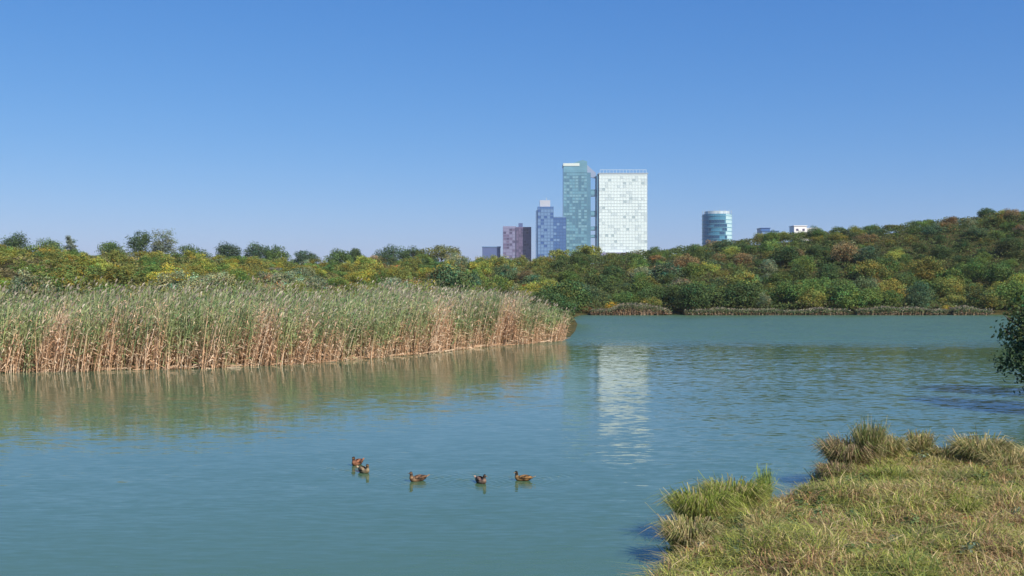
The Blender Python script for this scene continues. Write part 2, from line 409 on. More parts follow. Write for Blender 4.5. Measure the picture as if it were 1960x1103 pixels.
def reed_bed(X, Y, hgt, leafy=7, wmul=1.0, name='reed_bed', dryness=None, lean_amt=0.12, zg=None, tone=1.0):
    acc = Acc(); n = len(X)
    Z = ground_z(X, Y).clip(-0.3, None) - 0.05 if zg is None else zg
    px = 980 + F * X / Y
    df = dry_frac(px) if dryness is None else dryness
    if dryness is None:
        df = df + rng.normal(size=n) * 0.10
        df = np.where(rng.random(n) < 0.04 + 0.36 * vnoise(X, Y, 1.3, 22) ** 2, rng.uniform(0.75, 1.15, n), df)
    H = hgt * rng.uniform(0.66, 1.10, n)
    lean = np.stack([lean_amt * (0.35 + 1.3 * vnoise(X, Y, 2.2, 1)) + rng.normal(size=n) * 0.07 + 0.24 * np.clip(df - 0.5, 0, 0.6) * (vnoise(X, Y, 3.5, 31) > 0.35), rng.normal(size=n) * 0.06 - 0.02], 1)
    ts = np.array([0, 0.3, 0.6, 0.85, 1.0])
    def at(t, bend=0.6):          # stem position at relative height t (n,k)
        k = t.shape[1]
        hx = H[:, None] * (t * 0.7 + bend * t ** 2 * 0.6)
        return np.stack([X[:, None] + lean[:, :1] * hx, Y[:, None] + lean[:, 1:] * hx, Z[:, None] + H[:, None] * t], 2)
    T = np.repeat(ts[None], n, 0); P = at(T)
    patch = (0.5 + 0.6 * vnoise(X, Y, 2.2, 14) + 0.4 * vnoise(X, Y, 0.8, 15))[:, None]; g = pick(GREEN, n) * np.array([1.15, 1.1, 1.0]) * patch; d = pick(DRY, n)
    fr = sstep(-0.12, 0.12, T - df[:, None])[..., None]
    col = d[:, None] * (1 - fr) + g[:, None] * fr
    wd = np.repeat(np.array([[0.016, 0.015, 0.013, 0.009, 0.004]]), n, 0) * rng.uniform(0.8, 1.3, (n, 1)) * wmul
    acc.add(*ribbons(P, wd, col))
    for k in range(leafy):
        lo = 0.12 + 0.8 * (k + 0.5) / leafy
        t0 = np.clip(lo + rng.uniform(-0.08, 0.08, n), 0.05, 0.97)
        b = at(t0[:, None])[:, 0]
        an = rng.random(n) * 2 * math.pi
        ln = rng.uniform(0.28, 0.6, n) * (1.1 - 0.3 * t0)
        up = rng.uniform(0.3, 1.3, n)
        o = np.stack([np.cos(an) + 0.35, np.sin(an), np.zeros(n)], 1)
        Pm = b + o * (ln * 0.5)[:, None] + np.array([0, 0, 1]) * (ln * up * 0.55)[:, None]
        Pe = b + o * (ln * 1.0)[:, None] + np.array([0, 0, 1]) * (ln * (up - 0.45) * 0.7)[:, None]
        isg = (t0 + rng.normal(size=n) * 0.17) > df
        c = np.where(isg[:, None], pick(GREEN, n) * patch, pick(DRY, n))
        PP = np.stack([b, Pm, Pe], 1)
        ww = np.stack([0.012 * np.ones(n), 0.024 * np.ones(n), 0.002 * np.ones(n)], 1) * wmul
        # leaves on dry lower stems are sparser
        keep = isg | (rng.random(n) < 0.8)
        side = np.stack([-np.sin(an), np.cos(an), rng.uniform(-0.6, 0.6, n)], 1)
        acc.add(*ribbons(PP[keep], ww[keep], np.repeat(c[keep][:, None], 3, 1), side[keep]))
    # plumes
    q = rng.random(n) < 0.4
    if q.any():
        m = q.sum(); top = P[q][:, -1]
        dr = np.stack([rng.uniform(0.05, 0.25, m), rng.normal(size=m) * 0.08, np.zeros(m)], 1)
        PP = np.stack([top - [0, 0, 0.02], top + dr * 0.5 + [0, 0, 0.14], top + dr + [0, 0, 0.22]], 1)
        ww = np.stack([0.006 * np.ones(m), 0.04 * np.ones(m), 0.008 * np.ones(m)], 1) * wmul
        c = pick(np.array([(0.40, 0.34, 0.25), (0.52, 0.46, 0.34), (0.30, 0.25, 0.18)]), m)
        acc.add(*ribbons(PP, ww, np.repeat(c[:, None], 3, 1)))
    if tone != 1.0: acc.C = [c_ * tone for c_ in acc.C]
    return acc.mesh(name, M_reed)

# front line of the reeds follows the left shoreline
line = LAKE[:10]
line = np.vstack([[(-50, 47.5)], line])
seg = np.hypot(*(line[1:] - line[:-1]).T); cum = np.concatenate([[0], np.cumsum(seg)])
def along(u, off):
    i = np.clip(np.searchsorted(cum, u, side='right') - 1, 0, len(seg) - 1)
    t = ((u - cum[i]) / seg[i])[:, None]
    p = line[i] * (1 - t) + line[i + 1] * t
    dr = (line[i + 1] - line[i]) / seg[i][:, None]
    nrm = np.stack([-dr[:, 1], dr[:, 0]], 1)
    return p + nrm * off[:, None]
n1 = 8500
u = rng.uniform(0, cum[-3] - 0.6, n1); off = rng.uniform(-0.5, 1, n1) ** 1 * 4.5
off = np.abs(rng.uniform(0, 1, n1)) ** 1.3 * 5.5 - 0.7 - 0.8 * vnoise(u, u * 0, 1.7, 3)
p = along(u, off)
me = reed_bed(p[:, 0], p[:, 1], 3.55 + 0.7 * (vnoise(u, u * 0, 5, 6) - 0.4) + 0.95 * sstep(34, 8, u) - 0.9 * sstep(cum[-3] - 7, cum[-3], u), leafy=8, wmul=1.15)
tag(link('reeds', me), 'tall reeds with green tops and dry orange stems along the left lakeshore', 'reeds', kind='stuff')
# body of the bed behind the front
n2 = 5200
X = rng.uniform(-46, 5, n2 * 3); Y = rng.uniform(56, 104, n2 * 3)
sdv = lake_sd(X, Y); k = (sdv > 4.2) & (sdv < 16 + 8 * vnoise(X, Y, 9)) & (X < 0.2 + (Y - 80) * 0.06)
X = X[k][:n2]; Y = Y[k][:n2]
me = reed_bed(X, Y, 3.6 + 0.9 * (vnoise(X, Y, 6, 2) - 0.5), leafy=7, wmul=1.5, dryness=np.full(len(X), 0.2), zg=ground_z(X, Y).clip(-0.2, 1.3))
tag(link('reeds', me), 'grey-green reed tops behind the front edge of the left reed bed', 'reeds', kind='stuff')
# broken straw lying at the water's edge
n3 = 550
u = rng.uniform(0, cum[-3], n3); p = along(u, rng.uniform(-0.95, -0.1, n3))
acc = Acc(); an = rng.normal(size=n3) * 0.5
d3 = np.stack([np.cos(an), np.sin(an), rng.uniform(-0.02, 0.25, n3)], 1); L3 = rng.uniform(0.25, 0.9, n3)
b3 = np.stack([p[:, 0], p[:, 1], rng.uniform(0.0, 0.1, n3)], 1)
PP = np.stack([b3, b3 + d3 * L3[:, None]], 1)
acc.add(*ribbons(PP, np.full((n3, 2), 0.018), np.repeat(pick(DRY, n3)[:, None], 2, 1), np.repeat([[0, 0.2, 1.0]], n3, 0)))
tag(link('fallen_reeds', acc.mesh('fallen_reeds', M_reed)), 'pale broken reed straw lying along the edge of the left reed bed', 'reeds', kind='stuff')

# thin reed strips at the foot of the far bank
def far_strip(x0, x1, n, h, dry, label, y0=162.5, y1=165.0):
    X = rng.uniform(x0, x1, n); Y = rng.uniform(y0, y1, n)
    q = vnoise(X, Y * 0, 3.0, 5) > 0.06; X = X[q]; Y = Y[q]
    me = reed_bed(X, Y, h * (0.45 + 0.9 * vnoise(X, Y * 0, 2.6, 9)), leafy=5, wmul=2.6, dryness=np.full(len(X), dry), lean_amt=0.05, zg=np.full(len(X), 0.0), tone=0.62)
    tag(link('reeds', me), label, 'reeds', kind='stuff')
far_strip(12.5, 25, 1500, 1.3, 0.6, 'tan dry reed strip at the foot of the far bank beside the reed bed tip')
far_strip(27.5, 76, 4200, 0.95, 0.35, 'low brownish reed fringe along the far shore under the wooded hill')

# ------------------------------------------------------------------ undergrowth and the far woods
UND = np.array([(0.16, 0.19, 0.05), (0.22, 0.21, 0.05), (0.11, 0.15, 0.045), (0.24, 0.23, 0.07), (0.19, 0.165, 0.08)])
def undergrowth(n, xr, yr, test, hmax, leaf, name, label, pal, off=0):
    X = rng.uniform(*xr, n * 3); Y = rng.uniform(*yr, n * 3)
    k = test(X, Y); X = X[k][:n]; Y = Y[k][:n]; n = len(X)
    Z = ground_z(X, Y) + hmax * (0.25 + 0.9 * fbm(X, Y, 5, off)) * rng.random(n) ** 0.5
    N = rng.normal(size=(n, 3)) * 0.5 + [0, 0, 0.7]
    V, Fa = leaf_quads(np.stack([X, Y, Z], 1), N, leaf * rng.uniform(0.6, 1.4, n), 0.6)
    w = fbm(X, Y, 14, off + 2) * 1.6 - 0.3 + rng.normal(size=n) * 0.15
    c = pal[np.clip((w * len(pal)).astype(int), 0, len(pal) - 1)] * rng.uniform(0.7, 1.3, (n, 1))
    tag(link(name, mesh_np(name, V, [Fa], np.repeat(c, 4, axis=0), M_grass)), label, 'undergrowth', kind='stuff')
undergrowth(120000, (-135, 10), (76, 250), lambda x, y: (lake_sd(x, y) > 12) & (np.abs(x) < 0.56 * y + 4), 1.4, 0.18, 'undergrowth',
            'olive and yellow weeds and low scrub covering the ground behind the reeds', UND, 1)
undergrowth(120000, (2, 135), (100, 250), lambda x, y: (lake_sd(x, y) > 0.6) & (x < 0.6 * y + 4) & (x > 0.02 * y), 2.5, 0.17, 'undergrowth',
            'dark green tangled undergrowth beneath the trees of the far hillside', np.array([(0.075, 0.12, 0.035), (0.11, 0.155, 0.04), (0.085, 0.13, 0.04), (0.14, 0.165, 0.045), (0.15, 0.13, 0.055)]), 7)

PROTO = [crown_mesh('bush_crown', 2.7, 1.7, 46, 4200, 0.10, base=-0.4) for _ in range(5)]
PROTO += [crown_mesh('tree_crown', 2.4, 2.3, 50, 4800, 0.105, base=-0.2) for _ in range(5)]
PROTO += [crown_mesh('loose_crown', 2.5, 2.1, 36, 2600, 0.11, base=-0.3, open_=0.25) for _ in range(3)]

def scatter(n, xr, yr, test, dmin, first=()):
    pts = list(first); tries = 0
    arr = np.array([(p[0], p[1]) for p in pts]) if pts else np.zeros((0, 2))
    buf = np.zeros((n + len(pts), 2)); m = len(pts); buf[:m] = arr
    X = rng.uniform(*xr, 40000); Y = rng.uniform(*yr, 40000); k = test(X, Y); X = X[k]; Y = Y[k]
    got = []
    for x, y in zip(X, Y):
        if len(got) >= n: break
        if m and np.min((buf[:m, 0] - x) ** 2 + (buf[:m, 1] - y) ** 2) < dmin * dmin: continue
        buf[m] = (x, y); m += 1; got.append((x, y))
    return got

COL = {  # kind: (word, linear colour)
    'dark': ('dark green', (0.070, 0.115, 0.035)), 'green': ('mid green', (0.105, 0.170, 0.040)), 'olive': ('olive green', (0.17, 0.185, 0.045)),
    'yellow': ('yellow-green', (0.23, 0.255, 0.05)), 'gold': ('golden yellow', (0.45, 0.34, 0.05)), 'rust': ('rusty brown', (0.20, 0.155, 0.07)),
    'grey': ('grey-green', (0.19, 0.23, 0.13)), 'bluish': ('bluish green', (0.075, 0.125, 0.058)), 'mauve': ('dull mauve-brown', (0.20, 0.175, 0.11))}
def bush(name, kind, x, y, s, hs, label, cat, group, protos):
    me = PROTO[random.choice(protos)]
    z = float(ground_z(np.array([x]), np.array([y]))[0])
    o = link(name, me, None, (x, y, z - 0.1), random.uniform(0, 6.28), (s * random.uniform(0.85, 1.2), s * random.uniform(0.8, 1.1), s * hs))
    if group: o.rotation_euler = (random.uniform(-0.28, 0.28), random.uniform(-0.28, 0.28), o.rotation_euler[2])
    c = COL[kind][1]; j = random.uniform(0.95, 1.45) * (1.15 if name == 'scrub_bush' else 1.0); w = random.uniform(0.95, 1.15)
    o.color = (c[0] * j * w, c[1] * j, c[2] * j / w, 1)
    return tag(o, label, cat, group)

# hillside beyond the lake
def where_hill(x, y):
    sd = float(lake_sd(np.array([x]), np.array([y]))[0])
    px = 980 + F * x / y
    row = 'at the waterline' if sd < 9 else ('on the crest' if sd > 52 else 'midway up')
    part = 'behind the reed bed tip' if px < 1130 else ('below the white tower' if px < 1290 else ('below the round tower' if px < 1470 else ('right of the round tower' if px < 1700 else 'at the ridge high end')))
    return row, part, px, sd
SPECIAL = [  # px, py, depth, size, height factor, kind, protos, name, label
    (1395, 517, 176, 0.62, 0.9, 'gold', [0, 1], 'yellow_shrub', 'small golden yellow shrub glowing halfway up the wooded far hillside'),
    (1462, 557, 168, 0.68, 1.35, 'grey', [11, 12], 'willow_shrub', 'pale silvery willow shrub leaning out at the foot of the far hillside'),
    (1172, 560, 167, 0.55, 1.0, 'gold', [2, 10], 'yellow_shrub', 'yellow leaved shrub low on the far bank beneath the gap between the twin towers'),
    (1122, 572, 166, 0.55, 0.8, 'rust', [3], 'rusty_shrub', 'orange-brown shrub low on the far bank just right of the reed bed tip'),
    (1815, 545, 168, 0.55, 0.8, 'gold', [4], 'yellow_shrub', 'orange-yellow shrub near the waterline towards the dark tree on the right'),
    (1890, 430, 236, 1.0, 0.85, 'dark', [6], 'hill_tree', 'dark rounded tree standing highest on the ridge at the far right'),
]
hill_pts = []
for px, py, d, s, hsx, kind, pr, nm, lab in SPECIAL:
    x = (px - 980) / F * d; z = EYE - (py - 548) / F * d
    g = float(ground_z(np.array([x]), np.array([float(d)]))[0])
    o = bush(nm, kind, x, d, s, hsx, lab, 'tree' if nm == 'hill_tree' else 'shrub', None, pr)
    hill_pts.append((x, d))
MARKS = [(60, 'round tree at the left edge'), (150, 'wispy skyline tree'), (240, 'small bushy skyline tree'), (335, 'tallest skyline pair'), (400, 'low wide skyline tree'), (460, 'ball-shaped skyline tree'),
         (550, 'broad tree clump'), (615, 'low skyline tree'), (700, 'two low skyline trees'), (810, 'flat-topped skyline tree'), (900, 'broad rounded skyline tree'), (960, 'navy block'), (1020, 'purple block'),
         (1078, 'blue office tower'), (1145, 'teal tower'), (1195, 'white tower left half'), (1245, 'white tower right half'), (1340, 'gap left of round tower'), (1415, 'round tower'), (1475, 'gap right of round tower'),
         (1515, 'low blue building'), (1575, 'small white houses'), (1650, 'ridge past the white houses'), (1740, 'rising ridge'), (1850, 'high ridge'), (9999, 'highest ridge tree')]
def mark(px): return next(m for q, m in MARKS if px < q)
def settle_labels(items):
    by = {}
    for o, px in items: by.setdefault(o['label'], []).append((px, o))
    for lab, L_ in by.items():
        if len(L_) < 2: continue
        L_.sort(key=lambda q: q[0]); n = len(L_)
        names = {2: ['left one', 'right one'], 3: ['left one', 'middle one', 'right one']}.get(n, ['leftmost'] + [w + ' from left' for w in ('second', 'third', 'fourth', 'fifth', 'sixth', 'seventh', 'eighth')][:n - 2] + ['rightmost'])
        for (px, o), nm in zip(L_, names): o['label'] = lab + ', ' + nm
T1 = lambda x, y: (lake_sd(x, y) > 1.2) & (lake_sd(x, y) < 84) & (x > 0.035 * y) & (x < 0.535 * y) & (y > 124)
pts = scatter(292, (3, 130), (100, 252), T1, 4.1, hill_pts)
items = []
pts.sort(key=lambda q: q[1])
for x, y in pts:
    row, part, px, sd = where_hill(x, y)
    r = random.random() + 0.5 * (float(vnoise(x, y, 13, 6)) - 0.5)
    up = sd / 80
    if sd < 9: kind = 'dark' if r < 0.45 else ('green' if r < 0.72 else ('bluish' if r < 0.85 else 'olive'))
    else:
        tb = [('dark', .22 - .06 * up), ('bluish', .1), ('green', .34), ('olive', .20), ('yellow', .055), ('grey', .05), ('mauve', .02 + .05 * up), ('rust', .003 + .03 * up)]
        q = min(max(r, 0), 0.999); a_ = 0; kind = 'rust'; tot = sum(v for _, v in tb)
        for kk, v in tb:
            a_ += v / tot
            if q < a_: kind = kk; break
    s = random.choice([0.75, 0.9, 1.05, 1.2, 1.35]) * random.uniform(0.92, 1.08); hsx = random.uniform(0.75, 1.1)
    if sd > 45: s *= 0.8; hsx *= 0.85
    pr = [5, 6, 7, 8, 9, 10] if (sd < 14 or random.random() < 0.4) else [0, 1, 2, 3, 4, 11, 12]
    if sd < 9: s *= 1.12
    row = 'at the waterline' if sd < 9 else ('low down' if sd < 26 else ('midway up' if sd < 46 else ('high up' if sd < 64 else 'on the crest')))
    o = bush('hill_tree', kind, x, y, s, hsx, f'{COL[kind][0]} tree {row} below the {mark(px)}', 'tree', 'trees of the wooded hill across the lake', pr)
    items.append((o, px))
settle_labels(items)

# scrub between the reeds and the skyline on the left
items = []
T2 = lambda x, y: (lake_sd(x, y) > 16) & (lake_sd(x, y) < 130) & (x < 0.035 * y) & (x > -0.54 * y) & (y < 245)
pts = scatter(290, (-130, 10), (84, 245), T2, 4.6)
pts.sort(key=lambda q: q[1])
for x, y in pts:
    px = 980 + F * x / y
    r = random.random()
    if px > 690:
        kind = 'green' if r < .3 else ('grey' if r < .42 else ('olive' if r < .7 else ('bluish' if r < .82 else ('yellow' if r < .92 else 'rust'))))
    else:
        kind = 'olive' if r < .38 else ('yellow' if r < .6 else ('rust' if r < .65 else ('green' if r < .86 else ('mauve' if r < .91 else 'grey'))))
    s = random.uniform(0.7, 1.1) if px < 690 else random.uniform(0.85, 1.3)
    hsx = random.uniform(0.6, 0.85) if px < 690 else random.uniform(0.8, 1.1)
    row = 'right behind reeds' if y < 105 else ('in front' if y < 135 else ('amid the scrub' if y < 170 else ('further back' if y < 205 else 'at the very back')))
    part = 'at the far left' if px < 250 else ('left of the middle' if px < 690 else 'towards the reed bed tip')
    o = bush('scrub_bush', kind, x, y, s, hsx, f'{COL[kind][0]} bush {row} below {mark(px)}', 'bush', 'bushes of the scrub behind the reeds', [0, 1, 2, 3, 4, 10, 11, 12])
    items.append((o, px))
settle_labels(items)
for px, py, d, s, hsx, kind, pr, lab in [
    (455, 515, 118, 0.55, 1.2, 'green', [7], 'bright green upright bush standing alone in the golden scrub behind the reeds'),
    (60, 500, 84, 0.9, 1.0, 'grey', [11], 'grey-green bush rising over the reeds at the far left'),
    (770, 560, 90, 0.4, 1.1, 'grey', [12], 'pale feathery bush poking out of the reed tops behind the middle of the bed'),
    (860, 505, 112, 1.25, 1.2, 'bluish', [8], 'large grey-blue willow bush behind the right part of the reed bed')]:
    x = (px - 980) / F * d
    bush('scrub_bush', kind, x, d, s, hsx, lab, 'bush', None, pr)

# skyline trees on the left, each with trunk and crown
SKY = [  # px centre, px half-width, top py, distance, colour, openness, label
    (28, 26, 440, 250, 'dark', 0.1, 'dense dark round tree on the skyline at the left edge'),
    (93, 20, 453, 270, 'green', 0.1, 'low round green tree, second clump along the skyline from the left edge'),
    (134, 9, 444, 285, 'grey', 0.5, 'thin wispy grey tree standing alone on the left skyline'),
    (212, 19, 456, 260, 'green', 0.15, 'small bushy tree just left of the tallest skyline pair'),
    (268, 19, 432, 245, 'dark', 0.3, 'left tree of the tallest pair on the skyline, dark and open'),
    (311, 21, 433, 245, 'grey', 0.35, 'right tree of the tallest pair on the skyline, paler and looser'),
    (365, 28, 466, 290, 'dark', 0.1, 'low wide tree between the tallest pair and the small round one'),
    (438, 18, 458, 270, 'bluish', 0.05, 'small dark ball-shaped tree on the left skyline'),
    (492, 24, 462, 265, 'bluish', 0.15, 'left half of the broad hazy tree clump on the skyline'),
    (528, 25, 468, 265, 'green', 0.15, 'right half of the broad hazy tree clump on the skyline'),
    (582, 20, 475, 280, 'bluish', 0.1, 'small low tree left of the wide gap in the skyline'),
    (648, 22, 474, 280, 'green', 0.1, 'left one of two low trees right of the wide skyline gap'),
    (680, 15, 474, 290, 'dark', 0.1, 'right one of two low trees right of the wide skyline gap'),
    (752, 32, 466, 280, 'bluish', 0.05, 'long flat-topped dark tree on the skyline behind the middle of the reeds'),
    (792, 22, 470, 270, 'dark', 0.05, 'dark tree joining the flat-topped one on its right'),
    (845, 36, 465, 250, 'olive', 0.05, 'broad rounded olive-green tree on the skyline left of the towers'),
    (1085, 38, 472, 262, 'yellow', 0.1, 'bright yellow-green tree on the ridge in front of the blue tower'),
    (1128, 20, 464, 258, 'yellow', 0.1, 'bright yellow-green tree in front of the foot of the teal tower'),
]
for px, hw, top, d, kind, op, lab in SKY:
    x = (px - 980) / F * d; g = float(ground_z(np.array([x]), np.array([float(d)]))[0])
    ztop = EYE - (top - 548) / F * d; h = ztop - g; rx = hw / F * d * 1.35
    root = empty('skyline_tree', (x, d, g)); tag(root, lab, 'tree')
    ch = h * 0.9
    cm = crown_mesh('crown', rx * 1.12, ch / 2, 60, int(4200 * (1 - 0.5 * op)), 0.17, base=h - ch, open_=op, hue=0.08)
    co = link('crown', cm, root); c = COL[kind][1]; j = random.uniform(0.9, 1.15); co.color = (c[0] * j, c[1] * j, c[2] * j * 1.15, 1)
    link('trunk', trunk_mesh(h * 0.95, rx, 6, 0.16), root)

# dark tree at the right edge
root = empty('shore_tree', (20.05, 37.5, 0.25)); tag(root, 'dark leafy tree overhanging the water at the right edge', 'tree')
cm = crown_mesh('crown', 2.4, 2.75, 60, 13000, 0.075, base=-0.9, hue=0.15, open_=0.25); co = link('crown', cm, root); co.color = (0.075, 0.12, 0.045, 1)
link('trunk', trunk_mesh(4.2, 2.6, 8, 0.14), root)
for x, y, s, lab in [(19.6, 35.6, 0.38, 'low dark bush at the waterline beneath the overhanging tree at the right edge'), (23.3, 42.5, 1.15, 'dark tree behind the overhanging one at the right edge'), (24.5, 33.5, 1.0, 'dark bush on the bank at the right edge nearest the camera')]:
    o = bush('shore_bush', 'dark', x, y, s, 1.1, lab, 'tree' if 'tree' in lab[:10] else 'bush', None, [7])

# ------------------------------------------------------------------ buildings
def box_geo(acc, x0, x1, y0, y1, z0, z1):
    b = len(acc[0])
    acc[0].extend([(x0, y0, z0), (x1, y0, z0), (x1, y1, z0), (x0, y1, z0), (x0, y0, z1), (x1, y0, z1), (x1, y1, z1), (x0, y1, z1)])
    acc[1].extend([tuple(b + i for i in q) for q in ((0, 3, 2, 1), (4, 5, 6, 7), (0, 1, 5, 4), (1, 2, 6, 5), (2, 3, 7, 6), (3, 0, 4, 7))])
def box_mesh(name, boxes, mat):
    acc = [[], []]
    for b in boxes: box_geo(acc, *b)
    return mesh_np(name, acc[0], [acc[1]], None, mat)
def glassy(name, col, rough=0.25, spec=0.5, var=0.15, vs=0.05): return mat_plain(name, col, rough, 0.0, spec, var, vs)
M_teal = glassy('teal_glass', (0.14, 0.31, 0.39)); M_teal_d = glassy('dark_teal_glass', (0.09, 0.21, 0.29)); M_teal_l = glassy('pale_teal_glass', (0.19, 0.37, 0.44))
M_white = mat_plain('white_cladding_glass', (0.64, 0.74, 0.72), 0.35, var=0.05, vscale=0.05); M_pgrey = mat_plain('grey_blind', (0.36, 0.46, 0.47), 0.4); M_lgrey = mat_plain('pale_grey_blind', (0.52, 0.62, 0.62), 0.4)
M_joint = mat_plain('facade_joint', (0.61, 0.71, 0.69), 0.5); M_roofm = mat_plain('roof_metal', (0.35, 0.42, 0.46), 0.4); M_steel = mat_plain('dark_steel', (0.10, 0.14, 0.18), 0.5)
M_blue = glassy('blue_glass', (0.065, 0.15, 0.33)); M_blue_l = glassy('pale_blue_panel', (0.15, 0.27, 0.45)); M_blue_d = glassy('dark_blue_glass', (0.05, 0.12, 0.30))
M_purple = mat_plain('purple_cladding', (0.14, 0.115, 0.20), 0.5, var=0.1, vscale=0.1); M_lilac = mat_plain('lilac_cladding', (0.22, 0.22, 0.34), 0.5); M_pwin = mat_plain('dark_window', (0.09, 0.08, 0.14), 0.2)
M_wht = mat_plain('white_plaster', (0.8, 0.8, 0.78), 0.7); M_navy = mat_plain('navy_cladding', (0.08, 0.12, 0.26), 0.5)

DT = 1200.0
K = DT / F
def bx(px): return (px - 980) * K
def bz(py): return EYE - (py - 548) * K

def facade(parent, w, z0, z1, floor_h, bay, panes, name_pane='window', glass_mats=None, band_mat=None, mull_mat=None, recess=0.35, yface=0.0, density=0.0, seed=0, cell=(0.86, 0.72), xc=0.0, share={}):
    """floor bands and mullions joined (too small to tell apart), chosen window panes as parts"""
    r = random.Random(seed)
    nf = int((z1 - z0) / floor_h); nb = max(1, int(w / bay)); bw = w / nb
    bands = [(xc - w / 2 - 0.05, xc + w / 2 + 0.05, yface - 0.25, yface + 0.0, z0 + i * floor_h - 0.24, z0 + i * floor_h + 0.24) for i in range(nf + 1)]
    o = link('floor_band', box_mesh('floor_band', bands, band_mat), parent); o['kind'] = 'stuff'
    mull = [(xc - w / 2 + i * bw - 0.08, xc - w / 2 + i * bw + 0.08, yface - 0.33, yface - 0.002, z0, z1) for i in range(nb + 1)]
    o = link('mullion', box_mesh('mullion', mull, mull_mat), parent); o['kind'] = 'stuff'
    pm = {}
    cells = [(i, j) for i in range(nf) for j in range(nb)]
    r.shuffle(cells)
    for i, j in cells[:panes]:
        m = r.choice(glass_mats)
        if m.name not in pm: pm[m.name] = box_mesh('window', [(-bw * cell[0] / 2, bw * cell[0] / 2, -0.12, 0.06, 0, floor_h * cell[1])], m)
        x = xc - w / 2 + (j + .5) * bw; z = z0 + i * floor_h + 0.42
        link(name_pane, pm[m.name], parent, (x, yface, z))

def ground_at(x, y): return float(ground_z(np.array([float(x)]), np.array([float(y)]))[0])

# white tower
g0 = 10.0
xl, xr_ = bx(1147), bx(1239); w = xr_ - xl; zt = bz(333)
root = empty('office_tower', ((xl + xr_) / 2, DT, 0)); tag(root, 'broad white-faced glass office tower, right one of the two tallest towers', 'tower')
link('body', box_mesh('body', [(-w / 2, w / 2, 0, 22, 0, zt)], M_white), root)
facade(root, w, 30, zt - 1.5, 3.6, 3.5, 100, glass_mats=[M_pgrey, M_lgrey, M_lgrey, M_lgrey], band_mat=M_joint, mull_mat=M_joint, seed=3)
link('side_glazing', box_mesh('side_glazing', [(-w / 2 - 2.4, -w / 2 - 0.003, 1.5, 20, 0, zt - 2)], M_teal_d), root)
link('roof_edge', box_mesh('roof_edge', [(-w / 2 - 1, w / 2 + 1, -0.6, 22.6, zt + 0.003, zt + 1.2)], M_roofm), root)
M_frame = mat_plain('roof_screen_frame', (0.45, 0.58, 0.66), 0.4)
scr = [(-w / 2 + 1 + i * (w - 2) / 14 - .2, -w / 2 + 1 + i * (w - 2) / 14 + .2, 1, 1.4, zt + 1.2, zt + 4.6) for i in range(15)] + [(-w / 2 + 0.8, w / 2 - 0.8, 0.9, 1.5, zt + 4.6, zt + 5.1)]
link('roof_screen', box_mesh('roof_screen', scr, M_frame), root)
link('lobby_canopy', box_mesh('lobby_canopy', [(-w / 2, 8, -8, -0.4, 40, 44)], M_lilac), root)

# teal tower with skybridges
xl, xr_ = bx(1079), bx(1124); w = xr_ - xl; ztl = bz(318); ztr = bz(306)
root = empty('office_tower', ((xl + xr_) / 2, DT + 2, 0)); tag(root, 'tall slim teal glass office tower with slanted roof, left one of the two tallest towers', 'tower')
hw = w / 2
V = [(-hw, 0, 0), (hw, 0, 0), (hw, 24, 0), (-hw, 24, 0), (-hw, 0, ztl), (hw * 0.6, 0, ztr), (hw, 0, ztr - 1.5), (hw, 24, ztr - 1.5), (hw * 0.6, 24, ztr), (-hw, 24, ztl)]
me = mesh_np('body', V, [[(4, 9, 8, 5), (5, 8, 7, 6), (3, 0, 4, 9), (1, 2, 7, 6)], ], None, M_teal)
bm = bmesh.new(); bm.from_mesh(me); bm.verts.ensure_lookup_table()
bm.faces.new([bm.verts[i] for i in (0, 1, 6, 5, 4)]); bm.faces.new([bm.verts[i] for i in (3, 9, 8, 7, 2)]); bm.to_mesh(me); bm.free()
link('body', me, root)
facade(root, w, 30, ztl - 4, 3.6, 3.1, 150, glass_mats=[M_teal_l, M_teal_d, M_teal_l, M_teal_d], band_mat=M_teal_d, mull_mat=M_teal_l, seed=5)
link('roof_cap', box_mesh('roof_cap', [(-hw - 0.5, hw * 0.35, -0.5, 24, ztl + 0.3, ztl + 3.5)], mat_plain('pale_roof_cap', (0.6, 0.68, 0.62), 0.5)), root)
link('edge_column', box_mesh('edge_column', [(hw + 0.003, hw + 4.3, 1, 16, 0, bz(330))], M_teal_d), root)
gap0, gap1 = hw + 4.3, bx(1143) - (xl + xr_) / 2
br = box_mesh('skybridge', [(gap0, gap1 - 0.3, 3, 9, 0, 7.2)], M_teal_d); brw = box_mesh('skybridge_window', [(gap0 + 0.4, gap1 - 0.7, 2.85, 2.99, 1.6, 5.4)], M_teal)
for py in (386, 434, 466, 372 - 40):
    pass
for py0, py1 in ((362, 375), (403, 414), (433, 441), (449, 455)):
    z0_, z1_ = bz(py1), bz(py0)
    b = link('skybridge', br, root, (0, 0, z0_)); b.scale.z = (z1_ - z0_) / 7.2
    wq = link('window_strip', brw, b)
# slanted glazed fin over the gap
zf0, zf1, zb = bz(309), bz(330), bz(341)
me = mesh_np('roof_fin', [(hw * 0.75, 4, bz(334)), (gap1 - 1, 4, zb), (gap1 - 1, 4, zf1), (hw * 0.75, 4, zf0), (hw * 0.75, 7, bz(334)), (gap1 - 1, 7, zb), (gap1 - 1, 7, zf1), (hw * 0.75, 7, zf0)],
             [[(0, 1, 2, 3), (7, 6, 5, 4), (0, 4, 5, 1), (1, 5, 6, 2), (2, 6, 7, 3), (3, 7, 4, 0)]], None, mat_plain('grey_blue_fin', (0.25, 0.32, 0.44), 0.4))
link('roof_fin', me, root)
link('lift_shaft', box_mesh('lift_shaft', [(gap1 - 2.0, gap1 - 0.32, 2, 3, 0, bz(336))], M_teal_d), root)

